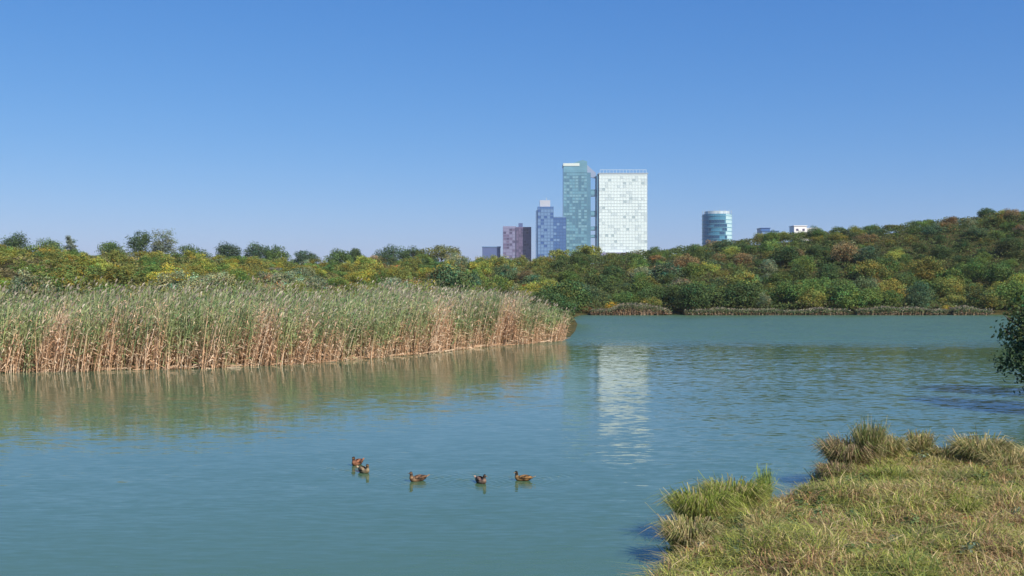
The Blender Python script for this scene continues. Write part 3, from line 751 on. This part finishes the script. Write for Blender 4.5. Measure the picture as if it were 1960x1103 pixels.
# blue stepped towers
xl, xr_ = bx(1027), bx(1056); w = xr_ - xl; zt = bz(402)
root = empty('office_tower', ((xl + xr_) / 2, DT - 50, 0)); tag(root, 'narrow blue office tower with pale rooftop plant left of the teal tower', 'tower')
link('body', box_mesh('body', [(-w / 2, w / 2, 0, 18, 0, zt)], M_blue), root)
facade(root, w, 30, zt, 3.6, 3.0, 110, glass_mats=[M_blue_l, M_blue_l, M_blue_d], band_mat=M_blue_l, mull_mat=M_blue, seed=8)
link('rooftop_plant', box_mesh('rooftop_plant', [(-w * 0.35, w * 0.3, 2, 14, zt + .003, bz(390))], mat_plain('pale_plant', (0.42, 0.46, 0.52), 0.5)), root)
link('mast', box_mesh('mast', [(1.0, 1.6, 6, 6.6, bz(390), bz(385))], M_roofm), root)
link('side_wall', box_mesh('side_wall', [(-w / 2 - 1.8, -w / 2 - 0.003, 1, 17, 0, zt - 4)], M_blue_l), root)
xl, xr_ = bx(1056.5), bx(1080); w = xr_ - xl; zt = bz(421)
root = empty('office_block', ((xl + xr_) / 2, DT - 40, 0)); tag(root, 'lower deep blue office block squeezed between the narrow blue tower and teal tower', 'building')
link('body', box_mesh('body', [(-w / 2, w / 2, 0, 18, 0, zt)], M_blue_d), root)
facade(root, w, 30, zt, 3.6, 3.2, 60, glass_mats=[M_blue, M_blue_l, M_blue], band_mat=M_blue, mull_mat=M_blue, seed=9)
link('roof_edge', box_mesh('roof_edge', [(-w / 2, w / 2, -.3, 18, zt + .003, zt + 1.0)], M_blue_l), root)

# purple building
xl, xr_ = bx(963), bx(1016); w = xr_ - xl; zt = bz(435)
root = empty('office_block', ((xl + xr_) / 2, DT - 30, 0)); tag(root, 'short purple office block with lilac left wing standing left of the blue tower', 'building')
link('body', box_mesh('body', [(-w * 0.04, w / 2, 0, 20, 0, zt - 1.5)], M_purple), root)
link('side_wing', box_mesh('side_wing', [(-w / 2, -w * 0.04 - 0.003, 1.0, 20, 0, bz(436))], M_lilac), root)
facade(root, w * 0.52, 30, zt - 2, 3.4, 2.8, 60, glass_mats=[M_pwin, M_purple], band_mat=M_purple, mull_mat=M_purple, seed=12, xc=w * 0.23)
facade(root, w * 0.43, 30, zt - 2, 3.4, 2.8, 40, glass_mats=[M_pwin, M_lilac, M_purple], band_mat=M_lilac, mull_mat=M_lilac, seed=13, xc=-w * 0.275, yface=1.0)
link('roof_box', box_mesh('roof_box', [(w * 0.05, w * 0.2, 3, 10, zt - 1.49, bz(430))], M_navy), root)
xl, xr_ = bx(924), bx(958); w = xr_ - xl; zt = bz(473)
root = empty('low_block', ((xl + xr_) / 2, DT - 20, 0)); tag(root, 'long low navy block barely showing over the treetops left of the purple building', 'building')
link('wall', box_mesh('wall', [(-w / 2, w / 2, 0, 14, 0, zt - 1)], M_navy), root)
link('roof', box_mesh('roof', [(-w / 2 - .5, w / 2 + .5, -.5, 14.5, zt - .997, zt)], M_blue_l), root)

# round glass tower on the right
def cyl_mesh(name, r, z0, z1, mat, n=40, a0=0, a1=2 * math.pi, r_in=None, cap=True):
    V = []; Fa = []; full = abs(a1 - a0 - 2 * math.pi) < 1e-6
    m = n if full else n + 1
    for i in range(m):
        an = a0 + (a1 - a0) * i / n; V += [(math.cos(an) * r, math.sin(an) * r, z0), (math.cos(an) * r, math.sin(an) * r, z1)]
    for i in range(n):
        j = (i + 1) % m; Fa.append((2 * i, 2 * j, 2 * j + 1, 2 * i + 1))
    if cap:
        b = len(V); V.append((0, 0, z1)); V.append((0, 0, z0))
        T = [(2 * i + 1, 2 * ((i + 1) % m) + 1, b) for i in range(n)] + [(2 * ((i + 1) % m), 2 * i, b + 1) for i in range(n)]
        return mesh_np(name, V, [Fa, T], None, mat)
    return mesh_np(name, V, [Fa], None, mat)
D2 = 900.0; K2 = D2 / F
xc = (1378 - 980) * K2; r = 28.5 * K2; zt = EYE - (409 - 548) * K2
root = empty('round_tower', (xc, D2 + r, 0)); tag(root, 'round teal glass tower rising alone over the hill', 'tower')
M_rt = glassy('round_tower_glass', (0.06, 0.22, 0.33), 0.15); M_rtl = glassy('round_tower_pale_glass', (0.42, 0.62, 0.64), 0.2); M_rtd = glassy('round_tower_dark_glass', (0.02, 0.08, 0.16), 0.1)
link('body', cyl_mesh('body', r, 0, zt, M_rt), root)
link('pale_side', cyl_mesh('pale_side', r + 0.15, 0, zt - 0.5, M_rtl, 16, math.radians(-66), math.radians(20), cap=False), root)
acc = []
for i in range(22):
    z = zt - 2 - i * 3.4
    acc.append(z)
fb = cyl_mesh('floor_band', r + 0.35, 0, 0.5, glassy('round_tower_band', (0.10, 0.27, 0.37), 0.3))
for z in acc[:14]: link('floor_band', fb, root, (0, 0, z))
me = box_mesh('window', [(-1.0, 1.0, -0.2, 0.05, 0, 2.6)], M_rtd)
rr = random.Random(4)
for z in acc[2:13]:
    for q in range(7):
        an = math.radians(-128 + q * 10.5)
        if rr.random() < 0.62:
            o = link('window', me, root, (math.cos(an) * (r + 0.05), math.sin(an) * (r + 0.05), z + 0.55), an + math.pi / 2)
link('roof_crown', cyl_mesh('roof_crown', r * 0.86, zt + 0.003, zt + 2.6, mat_plain('crown_metal', (0.5, 0.58, 0.6), 0.4)), root)
for q in range(16):
    an = q * math.pi / 8
    link('crown_post', box_mesh('crown_post', [(-.15, .15, -.15, .15, zt, zt + 3.6)], M_roofm) if q == 0 else bpy.data.meshes['crown_post'], root, (math.cos(an) * (r - .3), math.sin(an) * (r - .3), 0))

# low buildings on the ridge
D3 = 700.0; K3 = D3 / F
def low(px0, px1, py0, mat, roofm, label, dy=0, wmat=None):
    x0, x1 = (px0 - 980) * K3, (px1 - 980) * K3; z = EYE - (py0 - 548) * K3; w = x1 - x0
    root = empty('low_building', ((x0 + x1) / 2, D3 + dy, 0)); tag(root, label, 'building')
    link('wall', box_mesh('wall', [(-w / 2, w / 2, 0, 12, 8, z)], mat), root)
    link('roof', box_mesh('roof', [(-w / 2 - .4, w / 2 + .4, -.4, 12.4, z + .003, z + .45)], roofm), root)
    wm = box_mesh('window', [(-.8, .8, -.08, .02, 0, 1.4)], wmat or M_pwin)
    n = int(w / 3)
    for i in range(n): link('window', wm, root, (-w / 2 + (i + .5) * w / n, 0, z - 3.2))
low(1472, 1505, 440, M_blue_l, M_blue, 'low pale blue building peeping over the ridge', 20)
low(1484, 1502, 431, M_blue, M_blue_d, 'small blue rooftop block rising behind the low pale blue building', 40)
low(1520, 1544, 433, M_wht, M_wht, 'taller left one of two small white houses on the ridge', 0)
low(1546, 1569, 437, M_wht, M_wht, 'lower right one of two small white houses on the ridge', 6)

# ------------------------------------------------------------------ grassy bank
GP = np.array([(0.30, 0.35, 0.08), (0.44, 0.43, 0.12), (0.17, 0.24, 0.07), (0.60, 0.48, 0.22), (0.70, 0.56, 0.30), (0.45, 0.28, 0.14), (0.26, 0.18, 0.10), (0.39, 0.42, 0.09)])
def blades(X, Y, L, wd, cols, lean=0.5, zoff=0.0, bend=0.5, Z=None):
    n = len(X); an = rng.random(n) * 2 * math.pi
    o = np.stack([np.cos(an), np.sin(an), np.zeros(n)], 1) * (rng.uniform(0.1, 1, n) * lean)[:, None]
    zb = ground_z(X, Y) - 0.02 + zoff if Z is None else Z
    b = np.stack([X, Y, zb], 1)
    upv = np.array([0, 0, 1.0])
    P1 = b + (o * 0.45 + upv * 0.55) * L[:, None]; P2 = b + (o * (1 + bend) + upv * (0.95 - 0.35 * np.linalg.norm(o, axis=1, keepdims=True))) * L[:, None]
    PP = np.stack([b, P1, P2], 1)
    ww = np.stack([wd, wd * 0.8, wd * 0.12], 1)
    return ribbons(PP, ww, np.repeat(cols[:, None], 3, 1))
def grass_cols(X, Y, n):
    v = fbm(X, Y, 1.1, 4); u_ = fbm(X, Y, 0.45, 9)
    k = rng.random(n)
    gi = np.where(v + 0.35 * (k - 0.5) > 0.52, rng.choice([3, 4, 1, 7, 0], n), rng.choice([0, 1, 2, 7], n))
    gi = np.where((u_ > 0.54) & (rng.random(n) < 0.65), rng.choice([5, 6, 3, 5], n), gi)
    return GP[gi] * rng.uniform(0.7, 1.25, (n, 1))
nb_ = 330000
X = rng.uniform(1.0, 19, nb_); Y = rng.uniform(9.5, 27, nb_)
k = (lake_sd(X, Y) > -0.03) & (X < 0.53 * Y + 0.6) & (X > 0.12 * Y - 0.3); X = X[k]; Y = Y[k]; n = len(X)
L = rng.uniform(0.07, 0.36, n) * (0.15 + 2.0 * fbm(X, Y, 0.5, 3) ** 1.5)
thin = (fbm(X, Y, 0.38, 21) > 0.36) | (rng.random(n) < 0.25)          # bare, shaded gaps between the clumps
X = X[thin]; Y = Y[thin]; L = L[thin]; n = len(X)
acc = Acc(); acc.add(*blades(X, Y, L, rng.uniform(0.004, 0.011, n), grass_cols(X, Y, n), 1.5))
tag(link('grass', acc.mesh('grass', M_grass)), 'tangled green and straw-coloured grass covering the near bank', 'grass', kind='stuff')
# broad-leaved weeds
nr = 900
RX = rng.uniform(1.5, 19, nr); RY = rng.uniform(9.5, 25.5, nr)
k = (lake_sd(RX, RY) > 0.3) & (RX < 0.53 * RY + 0.6) & (fbm(RX, RY, 1.3, 12) > 0.46); RX = RX[k]; RY = RY[k]; nr = len(RX)
rc = np.array([(0.12, 0.20, 0.065), (0.17, 0.26, 0.10), (0.10, 0.17, 0.06), (0.36, 0.17, 0.07), (0.22, 0.30, 0.20)])[rng.choice(5, nr, p=[.32, .28, .2, .08, .12])]
per = 26; own = np.repeat(np.arange(nr), per); n = nr * per
an = rng.random(n) * 6.283; rr_ = rng.uniform(0.02, 0.2, n) * rng.uniform(0.6, 1.3, nr)[own]
X = RX[own] + np.cos(an) * rr_; Y = RY[own] + np.sin(an) * rr_
NN = np.stack([np.cos(an) * .5, np.sin(an) * .5, np.ones(n)], 1) + rng.normal(size=(n, 3)) * 0.3
V, Fa = leaf_quads(np.stack([X, Y, ground_z(X, Y) + 0.03 + (0.2 - rr_).clip(0) * rng.uniform(0.2, 0.9, n)], 1), NN, rng.uniform(0.025, 0.06, n), 0.6)
c = rc[own] * rng.uniform(0.7, 1.3, (n, 1))
tag(link('weeds', mesh_np('weeds', V, [Fa], np.repeat(c, 4, axis=0), M_grass)), 'low broad-leaved weeds among the grass of the near bank', 'weeds', kind='stuff')

def tussock(px, py, d, rad, ln, n, pal, label, lean=0.8, wd=0.009, upright=0.0):
    x = (px - 980) / F * d
    g = ground_at(x, d); g = max(g, 0.05)
    a_ = rng.random(n) * 6.283; r_ = rad * rng.random(n) ** 0.6 * 0.45
    X = r_ * np.cos(a_); Y = r_ * np.sin(a_)
    L = ln * rng.uniform(0.5, 1.1, n)
    o = np.stack([np.cos(a_), np.sin(a_), np.zeros(n)], 1) * (rng.uniform(0.1, 1, n) * lean * (rad / ln))[:, None] + rng.normal(size=(n, 3)) * 0.12
    b = np.stack([X, Y, np.full(n, -0.05)], 1)
    hh = L[:, None]
    P1 = b + (o * 0.35 + np.array([0, 0, 0.6])) * hh; P2 = b + (o * 0.8 + np.array([0, 0, 0.9 + upright])) * hh; P3 = b + (o * 1.25 + np.array([0, 0, 0.72 + upright * 1.6])) * hh
    PP = np.stack([b, P1, P2, P3], 1); w = wd * rng.uniform(0.6, 1.2, n)
    acc = Acc(); acc.add(*ribbons(PP, np.stack([w, w, w * .7, w * .1], 1), np.repeat(pick(np.array(pal), n)[:, None], 4, 1)))
    o = link('grass_tussock', acc.mesh('grass_tussock', M_grass), None, (x, d, g))
    return tag(o, label, 'grass tussock')
YG = [(0.24, 0.30, 0.045), (0.31, 0.34, 0.07), (0.19, 0.25, 0.05), (0.40, 0.34, 0.15)]
BR = [(0.28, 0.17, 0.10), (0.38, 0.26, 0.16), (0.22, 0.19, 0.08), (0.45, 0.34, 0.2)]
OL = [(0.2, 0.24, 0.07), (0.28, 0.27, 0.1), (0.36, 0.29, 0.16), (0.16, 0.2, 0.06)]
ST = [(0.52, 0.43, 0.19), (0.60, 0.50, 0.25), (0.40, 0.29, 0.13), (0.30, 0.30, 0.1)]
tussock(1342, 1000, 18.5, 0.68, 0.68, 2400, YG, 'big yellow-green grass tussock arching over the water at the tip of the bank')
tussock(1405, 990, 19.4, 0.75, 0.62, 2300, YG, 'second yellow-green tussock directly right of the big arching one')
tussock(1463, 960, 20.0, 0.2, 0.72, 260, [(0.22, 0.32, 0.07), (0.32, 0.38, 0.12)], 'slender upright green tuft sticking up beside the arching tussocks', lean=0.4, wd=0.007, upright=0.08)
tussock(1320, 1060, 17.0, 0.6, 0.5, 1600, OL + ST, 'drooping straw-streaked tussock at the bottom corner of the bank')
tussock(1625, 890, 23.3, 0.75, 0.72, 2600, BR + OL, 'brown hummock of dead grass at the far left shoulder of the bank')
tussock(1665, 880, 23.2, 0.5, 0.9, 900, OL, 'tall olive grass tuft growing out of the brown hummock', lean=0.5, upright=0.06, wd=0.007)
tussock(1700, 890, 23.6, 0.6, 0.5, 1400, OL + ST, 'green and straw tussock right of the brown hummock', lean=0.7)
tussock(1762, 880, 23.8, 0.42, 0.6, 800, OL + ST, 'narrow pointed tuft in the middle of the far bank edge', lean=0.5, upright=0.06)
tussock(1812, 885, 23.4, 0.5, 0.38, 1100, OL + ST, 'low straw tussock on the far bank edge', lean=0.8)
tussock(1880, 890, 23.0, 0.8, 0.62, 2400, ST + OL, 'rounded straw-coloured tussock on the far right of the bank edge')
tussock(1935, 925, 22.0, 0.7, 0.5, 1600, ST + OL, 'straw and olive tussock sloping down at the right edge of the photo')
tussock(1600, 925, 22.3, 0.45, 0.42, 1200, BR + OL, 'short brown tussock over the dark undercut of the bank')
for k_, (px_, d_, r_, l_, pal_, lab_) in enumerate([(1560, 19.5, .35, .30, OL, 'small olive tussock inland behind the arching tussocks'), (1720, 19.0, .4, .30, ST, 'small straw tussock in the middle of the near bank'),
        (1850, 18.0, .35, .28, YG, 'small yellow-green tussock on the right half of the near bank'), (1600, 16.8, .4, .28, BR, 'small brown tussock low on the near bank'), (1770, 16.0, .35, .30, OL, 'small olive tussock low on the right of the near bank'),
        (1460, 17.2, .4, .28, ST, 'small straw tussock near the bottom left corner of the bank'), (1900, 15.2, .4, .28, BR, 'small brown tussock in the bottom right corner'), (1680, 21.2, .35, .30, YG, 'small green tussock below the brown hummock'),
        (1830, 20.8, .4, .32, OL, 'small olive tussock under the rounded straw tussock')]):
    tussock(px_, 0, d_, r_, l_, 500, pal_, lab_, lean=0.9, wd=0.007)
# long single stalks
acc = Acc(); 
for (px, d, ln, dx) in [(1300, 18.2, 0.9, -0.35), (1315, 18.4, 0.8, -0.2), (1345, 18.6, 0.85, -0.1), (1360, 18.9, 0.8, 0.02), (1375, 18.9, 0.8, 0.08), (1290, 17.6, 0.8, -0.5), (1390, 19.2, 0.75, 0.1), (1660, 23.2, 1.1, 0.02), (1690, 23.2, 1.0, 0.1)]:
    x = (px - 980) / F * d; g = max(ground_at(x, d), 0.05)
    P_ = np.array([[(x, d, g), (x + dx * .3, d, g + ln * .6), (x + dx, d, g + ln * 1.05)]])
    acc.add(*ribbons(P_, np.array([[0.006, 0.006, 0.003]]), np.array([[(0.45, 0.42, 0.2)] * 3]), np.array([[1.0, 0, 0]])))
tag(link('grass_stalks', acc.mesh('grass_stalks', M_grass)), 'thin pale grass stalks standing up at the edge of the near bank', 'grass', kind='stuff')

# ------------------------------------------------------------------ ducks
def duck(px, py, heading, head_turn, scale, label, shade=1.0, neck=1.0, cols=None):
    d = EYE * F / (py - 548); x = (px - 980) / F * d
    root = empty('duck', (x, d, 0), heading); tag(root, label, 'duck', 'ducks swimming in a loose line')
    # body and head: one continuous lofted skin along a spine (x forward)
    br, bd, bl, hd = cols or ((0.16, 0.09, 0.05), (0.035, 0.024, 0.018), (0.32, 0.20, 0.11), (0.16, 0.10, 0.06))
    ht = head_turn; c_, s_ = math.cos(ht), math.sin(ht)
    hx, hz = 0.150, 0.165 + 0.035 * neck
    sp = [  # x, y, z, half-width, half-height, colour
        (-0.285, 0, 0.090, 0.006, 0.004, bd), (-0.25, 0, 0.080, 0.028, 0.012, br), (-0.20, 0, 0.062, 0.055, 0.034, bd), (-0.13, 0, 0.048, 0.083, 0.060, br),
        (-0.05, 0, 0.042, 0.099, 0.078, bd), (0.03, 0, 0.042, 0.100, 0.082, br), (0.10, 0, 0.048, 0.084, 0.076, bl), (0.145, 0, 0.075, 0.058, 0.062, br),
        (0.148, 0, 0.105, 0.044, 0.048, bl), (0.147, 0, 0.130 + .01 * neck, 0.036, 0.038, hd), (0.149, 0, 0.155 + .025 * neck, 0.037, 0.038, bd),
        (hx + 0.008 * c_, 0.008 * s_, hz + 0.005, 0.041, 0.040, hd), (hx + 0.012 * c_, 0.012 * s_, hz + 0.027, 0.030, 0.029, bd), (hx + 0.014 * c_, 0.014 * s_, hz + 0.037, 0.006, 0.006, bd)]
    P = np.array([s[:3] for s in sp]); V = []; Cc = []; ns = 14; Fa = []
    for i, s in enumerate(sp):
        t = P[min(i + 1, len(P) - 1)] - P[max(i - 1, 0)]; t /= np.linalg.norm(t)
        side = np.array([0, 1.0, 0]); u2 = np.cross(t, side); u2 /= np.linalg.norm(u2)
        if i >= 11: side = np.array([-s_, c_, 0]); 
        for k in range(ns):
            an = 2 * math.pi * k / ns; sw = math.cos(an); cw = math.sin(an)
            V.append(P[i] + side * s[3] * sw - u2 * s[4] * cw * (-1))
            mot = 0.75 + 0.5 * rng.random(); cc = np.array(s[5]) * mot * shade * 0.75
            if cw > 0.2 and i < 8: cc = cc * 0.7
            Cc.append(cc)
    for i in range(len(sp) - 1):
        for k in range(ns):
            k2 = (k + 1) % ns; Fa.append((i * ns + k, i * ns + k2, (i + 1) * ns + k2, (i + 1) * ns + k))
    me = mesh_np('duck_body', V, [Fa], Cc, M_feather, True)
    o = link('body', me, root); md = o.modifiers.new('sub', 'SUBSURF'); md.levels = 1; md.render_levels = 1
    # bill: flattened, widening towards the tip
    B = []; Bf = []
    for q, (l_, w_, h_) in enumerate(((0.026, 0.013, 0.014), (0.045, 0.012, 0.009), (0.065, 0.014, 0.006), (0.078, 0.009, 0.003))):
        for k in range(8):
            an = 2 * math.pi * k / 8; yy, zz = w_ * math.cos(an), h_ * math.sin(an) - 0.004 - q * 0.003
            B.append((hx + 0.008 * c_ + l_ * c_ - yy * s_, 0.008 * s_ + l_ * s_ + yy * c_, hz + zz))
    for i in range(3):
        for k in range(8): Bf.append((i * 8 + k, i * 8 + (k + 1) % 8, (i + 1) * 8 + (k + 1) % 8, (i + 1) * 8 + k))
    B.append((hx + .087 * c_, .087 * s_, hz - .014)); bt = [(24 + k, 24 + (k + 1) % 8, 32) for k in range(8)]
    link('bill', mesh_np('bill', B, [Bf, bt], None, M_bill, True), root)
    for sg in (-1, 1):
        bm = bmesh.new(); bmesh.ops.create_uvsphere(bm, u_segments=8, v_segments=6, radius=0.0055)
        m_ = bpy.data.meshes.new('eye'); bm.to_mesh(m_); bm.free(); m_.materials.append(M_eye)
        link('eye', m_, root, (hx + .008 * c_ + 0.018 * c_ - sg * 0.0305 * s_, 0.008 * s_ + 0.018 * s_ + sg * 0.0305 * c_, hz + 0.012))
        # folded wing lying on the flank
        Wv = []; Wf = []; nu = 9
        for i in range(nu):
            t = i / (nu - 1); xx = 0.085 - 0.31 * t; prof = math.sin(math.pi * min(1, t * 0.85 + 0.12)) ** 0.7
            for j in range(4):
                v = j / 3; ang = math.radians(12 + 62 * v)
                rw = 0.106 * (1 - 0.55 * max(0, t - 0.35)); rh = 0.092 * (1 - 0.4 * max(0, t - 0.4))
                lift = 0.004
                wy = sg * (rw * math.cos(ang) * (0.35 + 0.65 * prof) + lift); wz = 0.045 + 0.02 * t + rh * math.sin(ang) * (0.55 + 0.45 * prof) + lift
                Wv.append((xx - 0.02 * v, wy, wz))
        for i in range(nu - 1):
            for j in range(3): q = (i * 4 + j, i * 4 + j + 1, (i + 1) * 4 + j + 1, (i + 1) * 4 + j); Wf.append(q)
        wc = np.array([np.array(bd if (i * 7 // 3) % 3 == 0 else br) * (0.8 + 0.5 * rng.random()) * shade for i in range(len(Wv))])
        wo_ = link('wing', mesh_np('wing', Wv, [Wf], wc, M_feather, True), root)
        sm = wo_.modifiers.new('thick', 'SOLIDIFY'); sm.thickness = 0.006
    # tail
    tv = [(-0.24, -0.03, 0.085), (-0.24, 0.03, 0.085), (-0.325, 0.022, 0.125), (-0.34, 0, 0.13), (-0.325, -0.022, 0.125), (-0.24, -0.03, 0.075), (-0.24, 0.03, 0.075), (-0.325, 0.022, 0.118), (-0.34, 0, 0.122), (-0.325, -0.022, 0.118)]
    tme = mesh_np('tail', tv, [[(0, 1, 6, 5), (1, 2, 7, 6), (2, 3, 8, 7), (3, 4, 9, 8), (4, 0, 5, 9)]], np.array([bl] * 10) * shade, M_feather)
    bm = bmesh.new(); bm.from_mesh(tme); bm.verts.ensure_lookup_table(); bm.faces.new([bm.verts[i] for i in (4, 3, 2, 1, 0)]); bm.faces.new([bm.verts[i] for i in (5, 6, 7, 8, 9)]); bm.to_mesh(tme); bm.free()
    link('tail', tme, root)
    root.scale = (scale,) * 3
    return root
M_feather = mat_leaf('duck_feathers', 0.0, 0.7, obj_col=False, nscale=45)
M_bill = mat_plain('duck_bill', (0.22, 0.12, 0.04), 0.4); M_eye = mat_plain('duck_eye', (0.01, 0.01, 0.01), 0.1)
PALE = ((0.28, 0.20, 0.11), (0.07, 0.05, 0.03), (0.42, 0.33, 0.2), (0.26, 0.19, 0.11))
RUST = ((0.24, 0.10, 0.05), (0.03, 0.02, 0.015), (0.34, 0.16, 0.09), (0.16, 0.08, 0.05))
duck(683, 890, math.radians(-115), 0.3, 1.0, 'dark reddish duck, upper one of the close pair at the left of the line', cols=RUST)
duck(697, 905, math.radians(-50), -0.4, 1.0, 'pale tan duck, lower one of the close pair at the left of the line', cols=PALE)
duck(798, 921, math.radians(212), -0.9, 1.0, 'brown duck swimming third from the left with its dark wing showing')
duck(921, 925, math.radians(-60), 0.5, 1.0, 'duck with pale pinkish breast and dark bill side, fourth from the left', cols=((0.18, 0.11, 0.08), (0.03, 0.025, 0.02), (0.34, 0.23, 0.17), (0.12, 0.08, 0.06)))
duck(1000, 920, math.radians(168), 0.7, 0.95, 'golden brown duck with dark head at the right end of the line', cols=((0.26, 0.14, 0.05), (0.035, 0.025, 0.015), (0.38, 0.24, 0.11), (0.05, 0.04, 0.03)))

# ------------------------------------------------------------------ thin air haze
m, n, l = mat_new('air_haze')
out = n.new('ShaderNodeOutputMaterial'); pv = n.new('ShaderNodeVolumePrincipled')
pv.inputs['Color'].default_value = (0.80, 0.88, 1.0, 1); pv.inputs['Density'].default_value = 0.0001; pv.inputs['Anisotropy'].default_value = 0.0
l.new(pv.outputs[0], out.inputs['Volume'])
hz = link('haze', box_mesh('haze', [(-5000, 5000, -1800, 7600, -3.6, 165)], m))
tag(hz, 'thin pale haze in the air over the lake and city', 'haze', kind='stuff')
